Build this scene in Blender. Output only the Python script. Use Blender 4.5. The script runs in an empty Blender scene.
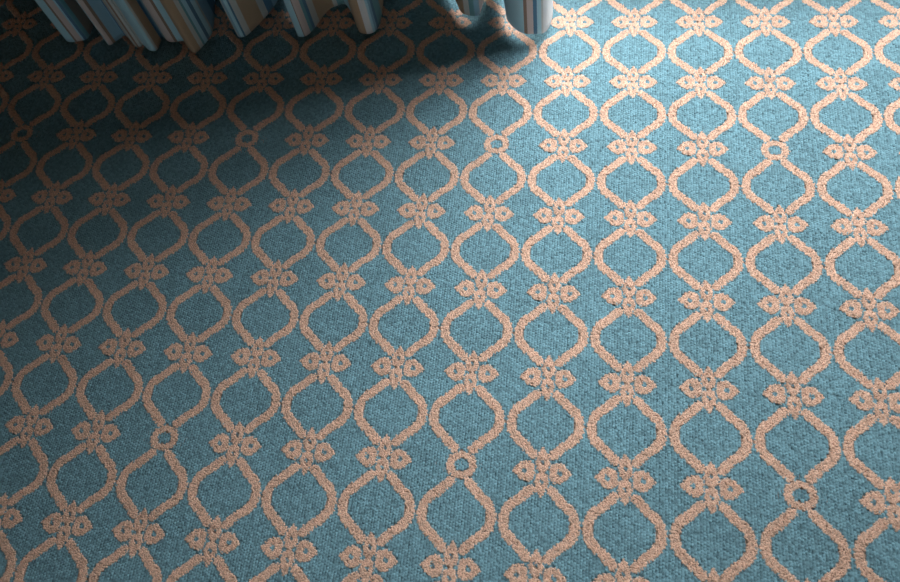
import bpy, math, random
import numpy as np
from mathutils import Matrix, Vector

random.seed(4)
rng = np.random.default_rng(11)
scene = bpy.context.scene
C = scene.collection

# ------------------------------------------------------------------ camera
S = 0.12                    # distance between neighbouring trellis columns (m)
A = 1.2162394               # row distance / column distance
cam_data = bpy.data.cameras.new('camera')
cam = bpy.data.objects.new('camera', cam_data)
C.objects.link(cam)
right = Vector((0.98588, 0.11533, -0.12138))
down = Vector((0.05302, -0.90269, -0.42702))
fwd = Vector((-0.15882, 0.41455, -0.89606))
M = Matrix((right, -down, -fwd)).transposed().to_4x4()
M.translation = (0.15045, -1.26102, 1.13357)
cam.matrix_world = M
cam_data.sensor_fit = 'HORIZONTAL'
cam_data.sensor_width = 36.0
cam_data.lens = 36.0 * 761.5 / 900.0
cam_data.clip_start = 0.02
cam_data.dof.use_dof = True
cam_data.dof.focus_distance = 1.35
cam_data.dof.aperture_fstop = 4.0
scene.camera = cam

# ------------------------------------------------------------------ daylight
world = bpy.data.worlds.new('overcast_sky')
scene.world = world
world.use_nodes = True
bg = world.node_tree.nodes['Background']
bg.inputs['Color'].default_value = (0.95, 0.97, 0.99, 1)
bg.inputs['Strength'].default_value = 2.0

sun_data = bpy.data.lights.new('hazy_sun', 'SUN')          # sun spread wide by thin cloud, coming in over the right of the window
sun_data.energy = 11.2
sun_data.angle = math.radians(56)
sun_data.color = (0.92, 0.96, 1.0)
sun = bpy.data.objects.new('hazy_sun', sun_data)
C.objects.link(sun)
SUN_TRAVEL = Vector((-0.40, -0.41, -0.80)).normalized()
sun.rotation_euler = SUN_TRAVEL.to_track_quat('-Z', 'Y').to_euler()
sun.location = (2.5, 4.0, 4.5)

ROOM_X0, ROOM_X1, ROOM_Y0, WALL_Y, ROOM_H = -2.8, 3.4, -6.6, 0.03, 2.6
WIN_X0, WIN_X1, WIN_Z0, WIN_Z1 = -0.10, 1.55, 0.17, 2.0
BWIN_X0, BWIN_X1, BWIN_Z0, BWIN_Z1 = -2.6, 2.2, 0.1, 1.9      # unseen window added behind the camera to brighten the curtain front



def window_portal(x0, x1, z0, z1, y, inward):
    """guides sky sampling through a window opening, gives no light itself"""
    d = bpy.data.lights.new('window_portal', 'AREA')
    d.shape = 'RECTANGLE'
    d.size = x1 - x0
    d.size_y = z1 - z0
    d.cycles.is_portal = True
    o = bpy.data.objects.new('window_portal', d)
    C.objects.link(o)
    o.location = ((x0 + x1) / 2, y, (z0 + z1) / 2)
    o.rotation_euler = (-math.pi / 2 * inward, 0, 0)


window_portal(WIN_X0, WIN_X1, WIN_Z0, WIN_Z1, WALL_Y + 0.17, 1)
window_portal(BWIN_X0, BWIN_X1, BWIN_Z0, BWIN_Z1, ROOM_Y0 - 0.17, -1)

vs = scene.view_settings
vs.view_transform = 'Standard'
vs.look = 'None'
vs.gamma = 1.0
vs.use_curve_mapping = False
vs.exposure = -0.25
scene.display_settings.display_device = 'sRGB'
scene.cycles.max_bounces = 10
scene.cycles.diffuse_bounces = 6
scene.cycles.transparent_max_bounces = 16


# ------------------------------------------------------------------ helpers
def lin(r, g, b):
    f = lambda c: (c / 255 / 12.92) if c / 255 <= 0.04045 else ((c / 255 + 0.055) / 1.055) ** 2.4
    return (f(r), f(g), f(b), 1.0)


class NT:
    """small node-tree writer"""
    def __init__(self, name):
        self.m = bpy.data.materials.new(name)
        self.m.use_nodes = True
        self.t = self.m.node_tree
        self.b = self.t.nodes['Principled BSDF']
        self.out = self.t.nodes['Material Output']

    def n(self, kind, **kw):
        x = self.t.nodes.new(kind)
        for k, v in kw.items():
            setattr(x, k, v)
        return x

    def l(self, a, b):
        self.t.links.new(a, b)

    def math(self, op, a, b=None, c=None):
        x = self.n('ShaderNodeMath', operation=op)
        for i, v in enumerate((a, b, c)):
            if v is None:
                continue
            if isinstance(v, (int, float)):
                x.inputs[i].default_value = v
            else:
                self.l(v, x.inputs[i])
        return x.outputs[0]

    def noise(self, scale, detail=2.0, vec=None, rough=0.5):
        x = self.n('ShaderNodeTexNoise')
        x.inputs['Scale'].default_value = scale
        x.inputs['Detail'].default_value = detail
        x.inputs['Roughness'].default_value = rough
        if vec is not None:
            self.l(vec, x.inputs['Vector'])
        return x.outputs['Fac']

    def mix(self, fac, a, b, blend='MIX'):
        x = self.n('ShaderNodeMix', data_type='RGBA', blend_type=blend)
        for i, v in ((0, fac), (6, a), (7, b)):
            if isinstance(v, (int, float, tuple)):
                x.inputs[i].default_value = v
            else:
                self.l(v, x.inputs[i])
        return x.outputs[2]

    def bump(self, height, strength, dist):
        x = self.n('ShaderNodeBump')
        x.inputs['Strength'].default_value = strength
        x.inputs['Distance'].default_value = dist
        self.l(height, x.inputs['Height'])
        self.l(x.outputs[0], self.b.inputs['Normal'])


TEAL = (0.225, 0.39, 0.46, 1.0)
PINK = (0.93, 0.60, 0.46, 1.0)


def pile_material(name, col, sheen):
    t = NT(name)
    geo = t.n('ShaderNodeNewGeometry')
    at = t.n('ShaderNodeAttribute', attribute_name='tint')
    nz = t.noise(9.0, 3.0, geo.outputs['Position'])
    k = t.math('MULTIPLY', at.outputs['Fac'], t.math('MULTIPLY_ADD', nz, 0.22, 0.89))
    fine = t.noise(900.0, 1.0, geo.outputs['Position'])
    k = t.math('MULTIPLY', k, t.math('MULTIPLY_ADD', fine, 0.3, 0.85))
    comb = t.n('ShaderNodeCombineColor')
    for i in range(3):
        t.l(k, comb.inputs[i])
    t.l(t.mix(1.0, col, comb.outputs[0], 'MULTIPLY'), t.b.inputs['Base Color'])
    t.b.inputs['Roughness'].default_value = 0.95
    t.b.inputs['Specular IOR Level'].default_value = 0.15
    t.b.inputs['Sheen Weight'].default_value = sheen
    t.b.inputs['Sheen Roughness'].default_value = 0.5
    return t.m


M_TEAL = pile_material('teal_wool_loops', TEAL, 0.10)
M_PINK = pile_material('salmon_wool_pile', PINK, 0.10)


def floor_material():
    """carpet seen past the built pile: same trellis as plain colour"""
    t = NT('carpet_backing_pattern')
    geo = t.n('ShaderNodeNewGeometry')
    sep = t.n('ShaderNodeSeparateXYZ')
    t.l(geo.outputs['Position'], sep.inputs[0])
    cx = t.math('MULTIPLY', sep.outputs['X'], 1 / S)
    cy = t.math('MULTIPLY', sep.outputs['Y'], 1 / (S * A))
    u = t.math('ABSOLUTE', t.math('SUBTRACT', cx, t.math('ROUND', cx)))
    v = t.math('ABSOLUTE', t.math('SUBTRACT', cy, t.math('ROUND', cy)))
    w = t.math('MULTIPLY_ADD', t.math('COSINE', t.math('MULTIPLY', v, 2 * math.pi)), -0.5, 0.5)
    centre = t.math('MULTIPLY_ADD', t.math('POWER', w, 0.85), 0.375, 0.05)
    strand = t.math('LESS_THAN', t.math('ABSOLUTE', t.math('SUBTRACT', u, centre)), 0.075)
    strand = t.math('MULTIPLY', strand, t.math('GREATER_THAN', v, 0.15))
    e1 = t.math('LESS_THAN', t.math('ADD', t.math('POWER', t.math('MULTIPLY', u, 1 / 0.33), 2.0),
                                   t.math('POWER', t.math('MULTIPLY', v, 1 / 0.1), 2.0)), 1.0)
    e2 = t.math('LESS_THAN', t.math('ADD', t.math('POWER', t.math('MULTIPLY', u, 1 / 0.085), 2.0),
                                   t.math('POWER', t.math('MULTIPLY', v, 1 / 0.24), 2.0)), 1.0)
    m = t.math('MAXIMUM', strand, t.math('MAXIMUM', e1, e2))
    nz = t.noise(500.0, 2.0, geo.outputs['Position'])
    col = t.mix(m, TEAL, PINK)
    col = t.mix(t.math('MULTIPLY', nz, 0.6), col, (0.02, 0.025, 0.03, 1))
    t.l(col, t.b.inputs['Base Color'])
    t.b.inputs['Roughness'].default_value = 0.95
    t.b.inputs['Specular IOR Level'].default_value = 0.1
    t.bump(nz, 0.8, 0.003)
    return t.m


def plaster(name, col, rough=0.85):
    t = NT(name)
    geo = t.n('ShaderNodeNewGeometry')
    nz = t.noise(60.0, 4.0, geo.outputs['Position'])
    t.l(t.mix(t.math('MULTIPLY', nz, 0.15), col, tuple(c * 0.8 for c in col[:3]) + (1,)), t.b.inputs['Base Color'])
    t.b.inputs['Roughness'].default_value = rough
    t.bump(nz, 0.15, 0.002)
    return t.m


M_FLOOR = floor_material()
M_WALL = plaster('warm_cream_plaster', lin(104, 90, 76))
M_CEIL = plaster('warm_white_ceiling', lin(150, 138, 122))
M_TRIM = plaster('white_painted_wood', lin(235, 232, 224), 0.4)
M_PAVING = plaster('pale_paving', lin(150, 150, 146))


def metal(name, col):
    t = NT(name)
    t.b.inputs['Base Color'].default_value = col
    t.b.inputs['Metallic'].default_value = 1.0
    t.b.inputs['Roughness'].default_value = 0.35
    t.bump(t.noise(300.0), 0.05, 0.001)
    return t.m


M_BRASS = metal('brushed_brass', lin(190, 160, 110))


def pane_material():
    t = NT('clear_window_glass')
    tr = t.n('ShaderNodeBsdfTransparent')
    tr.inputs[0].default_value = (0.95, 0.98, 0.97, 1)
    gl = t.n('ShaderNodeBsdfGlossy')
    gl.inputs['Roughness'].default_value = 0.02
    ms = t.n('ShaderNodeMixShader')
    ms.inputs[0].default_value = 0.05
    t.l(tr.outputs[0], ms.inputs[1])
    t.l(gl.outputs[0], ms.inputs[2])
    t.l(ms.outputs[0], t.out.inputs['Surface'])
    return t.m


M_PANE = pane_material()


def link(name, mesh, mat, parent=None):
    if mat is not None and not mesh.materials:
        mesh.materials.append(mat)
    o = bpy.data.objects.new(name, mesh)
    C.objects.link(o)
    if parent is not None:
        o.parent = parent
    return o


def tag(o, label=None, cat=None, kind=None, group=None):
    if label:
        o['label'] = label
    if cat:
        o['category'] = cat
    if kind:
        o['kind'] = kind
    if group:
        o['group'] = group
    return o


def boxes_mesh(name, boxes):
    v, f = [], []
    for (x0, x1, y0, y1, z0, z1) in boxes:
        b = len(v)
        v += [(x0, y0, z0), (x1, y0, z0), (x1, y1, z0), (x0, y1, z0), (x0, y0, z1), (x1, y0, z1), (x1, y1, z1), (x0, y1, z1)]
        f += [tuple(b + i for i in q) for q in ((0, 3, 2, 1), (4, 5, 6, 7), (0, 1, 5, 4), (1, 2, 6, 5), (2, 3, 7, 6), (3, 0, 4, 7))]
    m = bpy.data.meshes.new(name)
    m.from_pydata(v, [], f)
    return m


def tube_mesh(name, pts, radii, seg=20):
    """tube along x with the given (x, radius) profile"""
    v, f = [], []
    for x, r in zip(pts, radii):
        for k in range(seg):
            a = 2 * math.pi * k / seg
            v.append((x, r * math.cos(a), r * math.sin(a)))
    for i in range(len(pts) - 1):
        for k in range(seg):
            f.append((i * seg + k, i * seg + (k + 1) % seg, (i + 1) * seg + (k + 1) % seg, (i + 1) * seg + k))
    f.append(tuple(range(seg))[::-1])
    f.append(tuple((len(pts) - 1) * seg + k for k in range(seg)))
    m = bpy.data.meshes.new(name)
    m.from_pydata(v, [], f)
    m.shade_smooth()
    return m


# ------------------------------------------------------------------ room
FZ = -0.0032
floor = link('floor', boxes_mesh('floor', [(ROOM_X0, ROOM_X1, ROOM_Y0, WALL_Y, FZ - 0.05, FZ)]), M_FLOOR)
tag(floor, 'teal wall-to-wall carpet woven with a salmon trellis of blossoms', 'carpet', 'structure')
T = 0.2


def window_wall(name, y0, y1, w, label):
    x0, x1, z0, z1 = w
    tag(link(name, boxes_mesh(name, [
        (ROOM_X0 - T, x0, y0, y1, FZ - 0.05, ROOM_H), (x1, ROOM_X1 + T, y0, y1, FZ - 0.05, ROOM_H),
        (x0, x1, y0, y1, FZ - 0.05, z0), (x0, x1, y0, y1, z1, ROOM_H)]), M_WALL), label, 'wall', 'structure')


WIN = (WIN_X0, WIN_X1, WIN_Z0, WIN_Z1)
BWIN = (BWIN_X0, BWIN_X1, BWIN_Z0, BWIN_Z1)
window_wall('wall_window', WALL_Y, WALL_Y + T, WIN, 'taupe wall with the wide window behind the curtain')
window_wall('wall_back', ROOM_Y0 - T, ROOM_Y0, BWIN, 'taupe wall facing the curtain across the room')
tag(link('wall_left', boxes_mesh('wall_left', [(ROOM_X0 - T, ROOM_X0, ROOM_Y0, WALL_Y, FZ - 0.05, ROOM_H)]), M_WALL),
    'taupe wall on the curtained side of the room', 'wall', 'structure')
tag(link('wall_right', boxes_mesh('wall_right', [(ROOM_X1, ROOM_X1 + T, ROOM_Y0, WALL_Y, FZ - 0.05, ROOM_H)]), M_WALL),
    'taupe wall on the daylit side of the room', 'wall', 'structure')
tag(link('ceiling', boxes_mesh('ceiling', [(ROOM_X0 - T, ROOM_X1 + T, ROOM_Y0 - T, WALL_Y + T, ROOM_H, ROOM_H + 0.1)]), M_CEIL),
    'plain warm white ceiling of the room', 'ceiling', 'structure')



def window(name, w, y, label):
    x0, x1, z0, z1 = w
    win = bpy.data.objects.new(name, None)
    C.objects.link(win)
    win.location = ((x0 + x1) / 2, y, z0)
    tag(win, label, 'window', 'structure')
    hw, hh, fw = (x1 - x0) / 2, z1 - z0, 0.05
    for b in ((-hw, hw, -0.03, 0.03, 0, fw), (-hw, hw, -0.03, 0.03, hh - fw, hh),
              (-hw, -hw + fw, -0.03, 0.03, fw, hh - fw), (hw - fw, hw, -0.03, 0.03, fw, hh - fw)):
        link('window_frame', boxes_mesh('window_frame', [b]), M_TRIM, win)
    link('mullion', boxes_mesh('mullion', [(-0.03, 0.03, -0.025, 0.025, fw, hh - fw)]), M_TRIM, win)
    for p0, p1 in ((-hw + fw, -0.03), (0.03, hw - fw)):
        link('pane', boxes_mesh('pane', [(p0, p1, -0.003, 0.003, fw, hh - fw)]), M_PANE, win)


window('window_1', WIN, WALL_Y + 0.12, 'wide white framed window reaching almost to the carpet')
window('added_back_window', BWIN, ROOM_Y0 - 0.12, 'unseen white framed window added across the room to light the curtain front')
tag(link('pavement', boxes_mesh('pavement', [(-9, 9, WALL_Y + T, 12, -0.25, -0.15), (-9, 9, -19, ROOM_Y0 - T, -0.25, -0.15)]), M_PAVING),
    'pale paving outside the windows', 'pavement', 'structure')

# ------------------------------------------------------------------ carpet pile
NU, NV = 28, 34                        # tufts per trellis column and row
PX, PY = S / NU, S * A / NV


def almond(x, y, cx, hw_, hh_in, tip, base):
    """petal lying along +x from base to tip, widest at cx"""
    t = np.where(x < cx, (x - cx) / (cx - base), (x - cx) / (tip - cx))
    prof = np.where(x < cx, np.sqrt(np.clip(1 - t * t, 0, 1)), np.clip(1 - t ** 1.7, 0, 1))
    return (np.abs(t) <= 1) & (np.abs(y) <= hh_in * prof)


def blossom_mask(x, y):
    ax, ay = np.abs(x), np.abs(y)
    side = almond(ax, y, 0.2, 0, 0.128, 0.36, 0.07) & (ax > 0.092)
    side &= ~(((ax - 0.214) ** 2 + y ** 2) < 0.036 ** 2)
    vert = almond(ay, x, 0.12, 0, 0.082, 0.315, 0.0) & (ay > 0.012)
    vert &= ~((ax < 0.024) & (np.abs(ay - 0.125) < 0.035))
    mid = (ax < 0.02) & (ay < 0.02)
    return side | vert | mid


def ring_mask(x, y):
    r = np.hypot(x / 1.15, y)
    return (r < 0.165) & (r > 0.085)


def catmull(pts, n=12):
    p = np.array(pts, float)
    p = np.vstack([2 * p[0] - p[1], p, 2 * p[-1] - p[-2]])
    out = []
    for i in range(1, len(p) - 2):
        for t in np.linspace(0, 1, n, endpoint=False):
            a, b, c, d = p[i - 1:i + 3]
            out.append(0.5 * ((2 * b) + (c - a) * t + (2 * a - 5 * b + 4 * c - d) * t * t + (3 * b - a - 3 * c + d) * t ** 3))
    out.append(p[-2])
    return np.array(out)


def strand_mask(x, y, top_ring, bottom_ring):
    """right-hand strand hanging from a node at (0,0) to the node below at (0,-A)"""
    pts = [(.127, .182), (.19, .235), (.265, .29), (.345, .345), (.405, .41), (.427, .5),
           (.408, .59), (.335, .665), (.255, .72), (.182, .772), (.127, .828)]
    if top_ring:
        pts = [(.115, .172)] + pts
    if bottom_ring:
        pts = pts + [(.115, .828)]
    c = catmull(pts) * np.array([1, -A])
    d = np.min((x[..., None] - c[:, 0]) ** 2 + (y[..., None] - c[:, 1]) ** 2, axis=-1)
    return d < 0.0555 ** 2


def pick(maskf, *a):
    """yarn positions inside a motif: (yarns at half tuft pitch, tufts the ground leaves free)"""
    out = []
    for d in (2, 1):
        i, j = np.meshgrid(np.arange(-15 * d, 15 * d), np.arange(-36 * d, 14 * d), indexing='ij')
        m = maskf((i + 0.5) / (NU * d), (j + 0.5) / (NV * d) * A, *a)
        out += [i[m], j[m]]
    return tuple(out)


T_BLOSSOM = pick(blossom_mask)
T_RING = pick(ring_mask)
T_STRAND = {}
for tr in (0, 1):
    for br in (0, 1):
        i2, j2, i, j = pick(strand_mask, tr, br)
        T_STRAND[(1, tr, br)] = (i2, j2, i, j)
        T_STRAND[(-1, tr, br)] = (-1 - i2, j2, -1 - i, j)


def cut_pile(i, j, name):
    """salmon cut pile: leaning little points of yarn"""
    n = len(i)
    cx = (i + 0.5 + rng.uniform(-0.48, 0.48, n)) * PX / 2
    cy = (j + 0.5 + rng.uniform(-0.48, 0.48, n)) * PY / 2
    r = rng.uniform(0.32, 0.50, n) * PX
    rot = rng.uniform(0, math.pi / 2, n)
    h = rng.uniform(0.0004, 0.0013, n)
    lx, ly = rng.normal(0, 0.0007, n), rng.normal(0, 0.0007, n)
    v = np.zeros((n, 5, 3))
    for k in range(4):
        a = rot + k * math.pi / 2
        v[:, k, 0] = cx + r * np.cos(a) * 1.15
        v[:, k, 1] = cy + r * np.sin(a) * 1.15
        v[:, k, 2] = -0.0016
    v[:, 4, 0] = cx + lx
    v[:, 4, 1] = cy + ly
    v[:, 4, 2] = h
    base = (np.arange(n) * 5)[:, None, None]
    f = np.array([[0, 1, 4], [1, 2, 4], [2, 3, 4], [3, 0, 4]])[None] + base
    m = bpy.data.meshes.new(name)
    m.from_pydata(v.reshape(-1, 3).tolist(), [], f.reshape(-1, 3).tolist())
    tint = np.repeat(rng.uniform(0.8, 1.2, n), 5)
    at = m.attributes.new('tint', 'FLOAT', 'POINT')
    at.data.foreach_set('value', tint.astype(np.float32))
    m.shade_smooth()
    return m


VARIANTS = 4
blossom_meshes = [cut_pile(*T_BLOSSOM[:2], 'blossom') for _ in range(VARIANTS)]
ring_meshes = [cut_pile(*T_RING[:2], 'oval_knot') for _ in range(2)]
strand_meshes = {k: [cut_pile(*ij[:2], 'trellis_strand') for _ in range(VARIANTS if k[1] + k[2] == 0 else 1)] for k, ij in T_STRAND.items()}

COL0, COL1, ROW0, ROW1 = -15, 13, 0, 11       # trellis nodes whose pile is built
PILE_I0, PILE_I1 = COL0 * NU - NU // 2, COL1 * NU + NU // 2
PILE_J0, PILE_J1 = -ROW1 * NV - NV // 2, 6
pink = np.zeros((PILE_I1 - PILE_I0, PILE_J1 - PILE_J0), bool)


def stamp(ij, c, r):
    i = ij[2] + c * NU - PILE_I0
    j = ij[3] - r * NV - PILE_J0
    k = (i >= 0) & (i < pink.shape[0]) & (j >= 0) & (j < pink.shape[1])
    pink[i[k], j[k]] = True


def is_ring(c, r):
    return c % 4 == 0 and r % 4 == 3


def node_pos(c, r):
    return (c * S, -r * S * A, 0.0)


fx, fy = 0.15 - 0.25, -0.55                    # middle of the carpet in view
rest = []
pieces = []
for r in range(ROW0, ROW1 + 1):
    for c in range(COL0, COL1 + 1):
        x, y, _ = node_pos(c, r)
        near = (x - fx) ** 2 + ((y - fy) * 1.25) ** 2
        if is_ring(c, r):
            pieces.append((near, 'oval_knot', random.choice(ring_meshes), c, r, T_RING))
        else:
            pieces.append((near, 'blossom', random.choice(blossom_meshes), c, r, T_BLOSSOM))
        if r < ROW1:
            for sd in (-1, 1):
                key = (sd, int(is_ring(c, r)), int(is_ring(c, r + 1)))
                near2 = (x - fx) ** 2 + ((y - S * A / 2 - fy) * 1.25) ** 2
                pieces.append((near2, 'trellis_strand', random.choice(strand_meshes[key]), c, r, T_STRAND[key]))
count = {}
for near, name, mesh, c, r, ij in sorted(pieces, key=lambda q: q[0]):
    stamp(ij, c, r)
    count[name] = count.get(name, 0) + 1
    if count[name] <= 290:
        o = link(name, mesh, M_PINK, floor)
        o.location = node_pos(c, r)
    else:
        rest.append((ij[0] + 2 * c * NU, ij[1] - 2 * r * NV))
# the pieces at the rim of the built pile, one joined part
ri = np.concatenate([a for a, b in rest])
rj = np.concatenate([b for a, b in rest])
o = link('outer_trellis_pile', cut_pile(ri, rj, 'outer_trellis_pile'), M_PINK, floor)
tag(o, kind='stuff')


def loop_pile(i, j, name):
    """teal ground: low yarn loops in ribs that run towards the window"""
    n = len(i)
    cx = (i + 0.5 + rng.uniform(-0.10, 0.10, n)) * PX
    cy = (j + 0.5 + 0.5 * (i % 2) + rng.uniform(-0.16, 0.16, n)) * PY
    hx = rng.uniform(0.44, 0.56, n) * PX
    hy = rng.uniform(0.50, 0.66, n) * PY
    tz = rng.uniform(-0.0012, 0.0003, n)
    ln = rng.uniform(0.15, 0.32, n) * PY
    sk = rng.uniform(-0.22, 0.22, n) * PX
    v = np.zeros((n, 6, 3))
    for k, (sx, sy) in enumerate(((-1, -1), (1, -1), (1, 1), (-1, 1))):
        v[:, k, 0] = cx + sx * hx
        v[:, k, 1] = cy + sy * hy
        v[:, k, 2] = -0.0021
    for k, sg in ((4, -1), (5, 1)):
        v[:, k, 0] = cx + sg * sk
        v[:, k, 1] = cy + sg * ln
        v[:, k, 2] = tz
    base = (np.arange(n) * 6)[:, None, None]
    tri = np.array([[0, 1, 4], [1, 2, 5], [1, 5, 4], [2, 3, 5], [3, 0, 4], [3, 4, 5]])[None] + base
    tri = tri.reshape(-1, 3)
    m = bpy.data.meshes.new(name)
    m.vertices.add(n * 6)
    m.vertices.foreach_set('co', v.reshape(-1).astype(np.float32))
    m.loops.add(len(tri) * 3)
    m.loops.foreach_set('vertex_index', tri.reshape(-1).astype(np.int32))
    m.polygons.add(len(tri))
    m.polygons.foreach_set('loop_start', (np.arange(len(tri)) * 3).astype(np.int32))
    m.update(calc_edges=True)
    tint = np.repeat(rng.uniform(0.78, 1.2, n), 6)
    at = m.attributes.new('tint', 'FLOAT', 'POINT')
    at.data.foreach_set('value', tint.astype(np.float32))
    m.shade_smooth()
    return m


gi, gj = np.nonzero(~pink)
o = link('ground_pile', loop_pile(gi + PILE_I0, gj + PILE_J0, 'ground_pile'), M_TEAL, floor)
tag(o, 'teal looped ground pile in fine ribs', kind='stuff')

# ------------------------------------------------------------------ curtain
PLAN = [(-0.9396, -0.2017), (-0.923, -0.2155), (-0.886, -0.2086), (-0.8811, -0.1824), (-0.886, -0.1543), (-0.8766, -0.1544),
        (-0.8519, -0.1935), (-0.8283, -0.2235), (-0.809, -0.2058), (-0.7975, -0.199), (-0.7687, -0.2261), (-0.7548, -0.2274),
        (-0.7515, -0.2233), (-0.7315, -0.238), (-0.7163, -0.2366), (-0.7146, -0.2125), (-0.7144, -0.2017), (-0.6938, -0.2152),
        (-0.668, -0.2125), (-0.6602, -0.2165), (-0.6437, -0.2363), (-0.6271, -0.2415), (-0.6093, -0.2017), (-0.6097, -0.1666),
        (-0.6234, -0.1054), (-0.627, -0.0654), (-0.6074, -0.0715), (-0.5671, -0.1613), (-0.5561, -0.1883), (-0.5463, -0.2017),
        (-0.5318, -0.199), (-0.5159, -0.175), (-0.5021, -0.1507), (-0.4858, -0.1067), (-0.4822, -0.0731), (-0.469, -0.0733),
        (-0.4384, -0.1564), (-0.4248, -0.1912), (-0.4186, -0.2004), (-0.4042, -0.1991), (-0.3911, -0.1806), (-0.3815, -0.154),
        (-0.3676, -0.127), (-0.3524, -0.1176), (-0.3383, -0.1137), (-0.3188, -0.1409), (-0.3024, -0.1756), (-0.2914, -0.1913),
        (-0.2707, -0.1926), (-0.2587, -0.1783), (-0.2563, -0.1413), (-0.2581, -0.0761), (-0.2336, -0.043), (-0.1707, -0.0441),
        (-0.128, -0.0723), (-0.1067, -0.1158), (-0.0963, -0.1371), (-0.0835, -0.145), (-0.0615, -0.1464), (-0.0546, -0.1163),
        (-0.0502, -0.0788), (-0.0351, -0.0682), (-0.0192, -0.09), (-0.01, -0.1272), (-0.0013, -0.161), (0.0242, -0.1891),
        (0.0533, -0.1942), (0.072, -0.1892), (0.082, -0.1664), (0.0839, -0.1331), (0.0779, -0.0964)]
LB, MB, DB, TE = lin(188, 234, 252), lin(150, 198, 224), lin(98, 146, 180), lin(122, 180, 194)
PC, CR, WH, TN, BR = lin(226, 214, 214), lin(216, 222, 222), lin(242, 245, 250), lin(200, 174, 146), lin(158, 138, 126)
STRIPES = [(0, LB), (1.45, BR), (1.53, PC), (1.8, LB), (1.9, DB), (2.1, TE), (2.5, BR), (3.6, CR), (5, LB), (6.3, DB), (6.6, LB),
           (7, PC), (7.45, BR), (7.57, MB), (8.8, DB), (9.1, CR), (9.35, TN), (9.8, CR), (10.3, BR), (10.6, CR), (12.2, LB),
           (13.9, CR), (14.2, TN), (15.2, DB), (16.2, TE), (16.6, PC), (17.4, BR), (17.6, LB), (18.9, TN), (21.28, CR), (21.5, TE),
           (21.65, LB), (21.8, DB), (22.05, LB), (22.4, CR), (22.6, MB), (23.4, DB), (24, LB), (26.5, CR), (29.0, MB), (29.4, LB),
           (29.8, DB), (30, CR), (30.5, TN), (31.9, CR), (32.3, DB), (32.7, MB), (33.2, TN), (34, CR), (35, LB), (38.8, BR),
           (38.95, PC), (39.6, TE), (39.9, DB), (40.2, CR), (40.8, TN), (42.5, CR), (43, TE), (44, LB), (45, TN), (47.6, WH),
           (48.3, LB), (48.6, MB), (48.9, DB), (49.2, TE), (50, TN), (51.5, CR), (52, LB), (54, TN), (56.7, CR), (57.3, TE),
           (57.7, MB), (58.3, PC), (59.5, LB), (65.33, BR), (65.47, PC), (65.87, DB), (66.2, LB), (66.6, CR), (66.8, WH)]


def fabric_material(name, attr=True, col=(1, 1, 1, 1)):
    t = NT(name)
    geo = t.n('ShaderNodeNewGeometry')
    weave = t.noise(1400.0, 1.0, geo.outputs['Position'])
    if attr:
        at = t.n('ShaderNodeAttribute', attribute_name='stripe')
        base = at.outputs['Color']
    else:
        rgb = t.n('ShaderNodeRGB')
        rgb.outputs[0].default_value = col
        base = rgb.outputs[0]
    base = t.mix(t.math('MULTIPLY', weave, 0.18), base, (0.1, 0.1, 0.1, 1))
    t.l(base, t.b.inputs['Base Color'])
    t.b.inputs['Roughness'].default_value = 0.8
    t.b.inputs['Specular IOR Level'].default_value = 0.2
    t.b.inputs['Sheen Weight'].default_value = 0.1
    t.bump(weave, 0.1, 0.0005)
    tl = t.n('ShaderNodeBsdfTranslucent')
    t.l(base, tl.inputs[0])
    ms = t.n('ShaderNodeMixShader')
    ms.inputs[0].default_value = 0.10
    t.l(t.b.outputs[0], ms.inputs[1])
    t.l(tl.outputs[0], ms.inputs[2])
    t.l(ms.outputs[0], t.out.inputs['Surface'])
    return t.m


M_FABRIC = fabric_material('striped_curtain_cotton')
M_LINING = fabric_material('cream_curtain_lining', False, lin(214, 208, 194))

HEM_Z, TOP_Z, ROD_Z, ROD_Y = 0.018, 2.24, 2.29, -0.125
NSEG = 10
path = catmull(PLAN, NSEG)
tpar = np.concatenate([np.arange(len(path) - 1) / NSEG, [len(PLAN) - 1.0]])
tang = np.gradient(path, axis=0)
tang /= np.linalg.norm(tang, axis=1)[:, None] + 1e-9
nrm = np.stack([-tang[:, 1], tang[:, 0]], axis=1)          # towards the window on average


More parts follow.
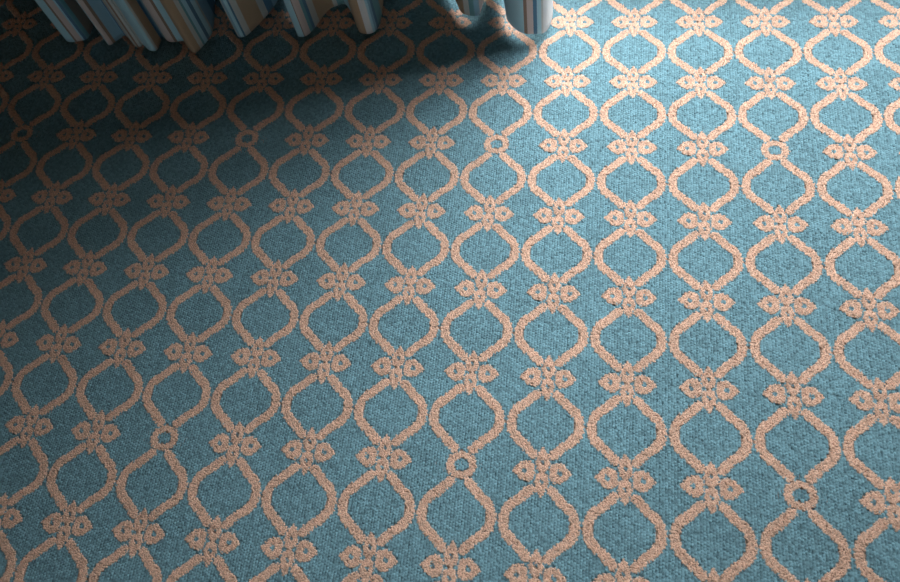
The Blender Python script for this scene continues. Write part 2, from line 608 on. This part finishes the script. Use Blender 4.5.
def drape(name, offset, thick, z0, z1, colours):
    """cloth sheet hung along the fold plan, slightly gathered at the heading"""
    zs = [z0, z0 + 0.012, z0 + 0.05, 0.2, 0.5, 0.9, 1.4, 1.9, 2.12, z1]
    nv = len(path)
    verts, faces = [], []
    for side in (0, 1):
        for z in zs:
            k = (z - z0) / (z1 - z0)
            g = 1 - 0.45 * k ** 1.5
            off = offset + (thick if side else 0)
            for a in range(nv):
                x = path[a, 0] + nrm[a, 0] * off + 0.006 * math.sin(z * 3.1 + a * 0.02) * k
                y = ROD_Y + (path[a, 1] + nrm[a, 1] * off - ROD_Y) * g
                verts.append((x, y, z))
    nz = len(zs)
    fcol = []

    def idx(s_, r_, a_):
        return (s_ * nz + r_) * nv + a_
    seg_col = []
    for a in range(nv - 1):
        t = (tpar[a] + tpar[a + 1]) / 2
        c = STRIPES[0][1]
        for t0, cc in STRIPES:
            if t >= t0:
                c = cc
        seg_col.append(c)
    for r_ in range(nz - 1):
        for a in range(nv - 1):
            faces.append((idx(0, r_, a), idx(0, r_, a + 1), idx(0, r_ + 1, a + 1), idx(0, r_ + 1, a)))
            fcol.append(seg_col[a])
            faces.append((idx(1, r_, a), idx(1, r_ + 1, a), idx(1, r_ + 1, a + 1), idx(1, r_, a + 1)))
            fcol.append(seg_col[a])
    for a in range(nv - 1):
        faces.append((idx(0, 0, a), idx(1, 0, a), idx(1, 0, a + 1), idx(0, 0, a + 1)))
        fcol.append(seg_col[a])
        faces.append((idx(0, nz - 1, a), idx(0, nz - 1, a + 1), idx(1, nz - 1, a + 1), idx(1, nz - 1, a)))
        fcol.append(seg_col[a])
    for a in (0, nv - 1):
        for r_ in range(nz - 1):
            faces.append((idx(0, r_, a), idx(0, r_ + 1, a), idx(1, r_ + 1, a), idx(1, r_, a)))
            fcol.append(seg_col[min(a, nv - 2)])
    m = bpy.data.meshes.new(name)
    m.from_pydata(verts, [], faces)
    if colours:
        at = m.color_attributes.new('stripe', 'FLOAT_COLOR', 'CORNER')
        flat = np.repeat(np.array(fcol, np.float32), 4, axis=0)
        at.data.foreach_set('color', flat.reshape(-1))
    m.shade_smooth()
    return m


curtain = bpy.data.objects.new('striped_curtain', None)
C.objects.link(curtain)
curtain.location = (-0.43, ROD_Y, 0)
tag(curtain, 'pleated curtain with blue, cream and tan stripes hanging just above the teal carpet', 'curtain')


def under(name, mesh, mat, parent):
    o_ = link(name, mesh, mat, parent)
    o_.matrix_parent_inverse = Matrix.Translation(parent.location).inverted()
    return o_


under('striped_fabric', drape('striped_fabric', 0.0, 0.0008, HEM_Z, TOP_Z, True), M_FABRIC, curtain)
lin_o = under('lining', drape('lining', 0.0022, 0.0006, HEM_Z + 0.02, TOP_Z - 0.01, False), M_LINING, curtain)
tag(lin_o, 'plain cream lining facing the window')
rings = []
for k in range(10):
    x = -0.92 + k * 0.109
    ring_v, ring_f = [], []
    for a in range(20):
        for b in range(8):
            aa, bb = 2 * math.pi * a / 20, 2 * math.pi * b / 8
            R_ = 0.021 + 0.0025 * math.cos(bb)
            ring_v.append((0.0025 * math.sin(bb), R_ * math.cos(aa), R_ * math.sin(aa)))
            ring_f.append((a * 8 + b, a * 8 + (b + 1) % 8, ((a + 1) % 20) * 8 + (b + 1) % 8, ((a + 1) % 20) * 8 + b))
    rm = bpy.data.meshes.new('curtain_ring')
    rm.from_pydata(ring_v, [], ring_f)
    rings.append((x, rm))
rod = bpy.data.objects.new('curtain_rod', None)
C.objects.link(rod)
rod.location = (0.4, ROD_Y, ROD_Z)
tag(rod, 'brass curtain rod above the window carrying the striped curtain', 'curtain rod')
link('pole', tube_mesh('pole', [-1.5, 1.5], [0.011, 0.011]), M_BRASS, rod)
for x, rm in rings:
    link('curtain_ring', rm, M_BRASS, rod).location = (x - 0.4, 0, -0.010)
for sgn in (-1, 1):
    f_o = link('finial', tube_mesh('finial', [0, 0.01, 0.02, 0.035, 0.05, 0.06], [0.012, 0.018, 0.024, 0.026, 0.018, 0.004]), M_BRASS, rod)
    f_o.location = (sgn * 1.5, 0, 0)
    f_o.rotation_euler = (0, 0, 0 if sgn > 0 else math.pi)
    b_o = link('bracket', boxes_mesh('bracket', [(-0.01, 0.01, 0.0, WALL_Y - ROD_Y, -0.018, -0.006),
                                                (-0.02, 0.02, WALL_Y - ROD_Y - 0.006, WALL_Y - ROD_Y, -0.05, 0.04)]), M_BRASS, rod)
    b_o.location = (sgn * 1.42, 0, 0)
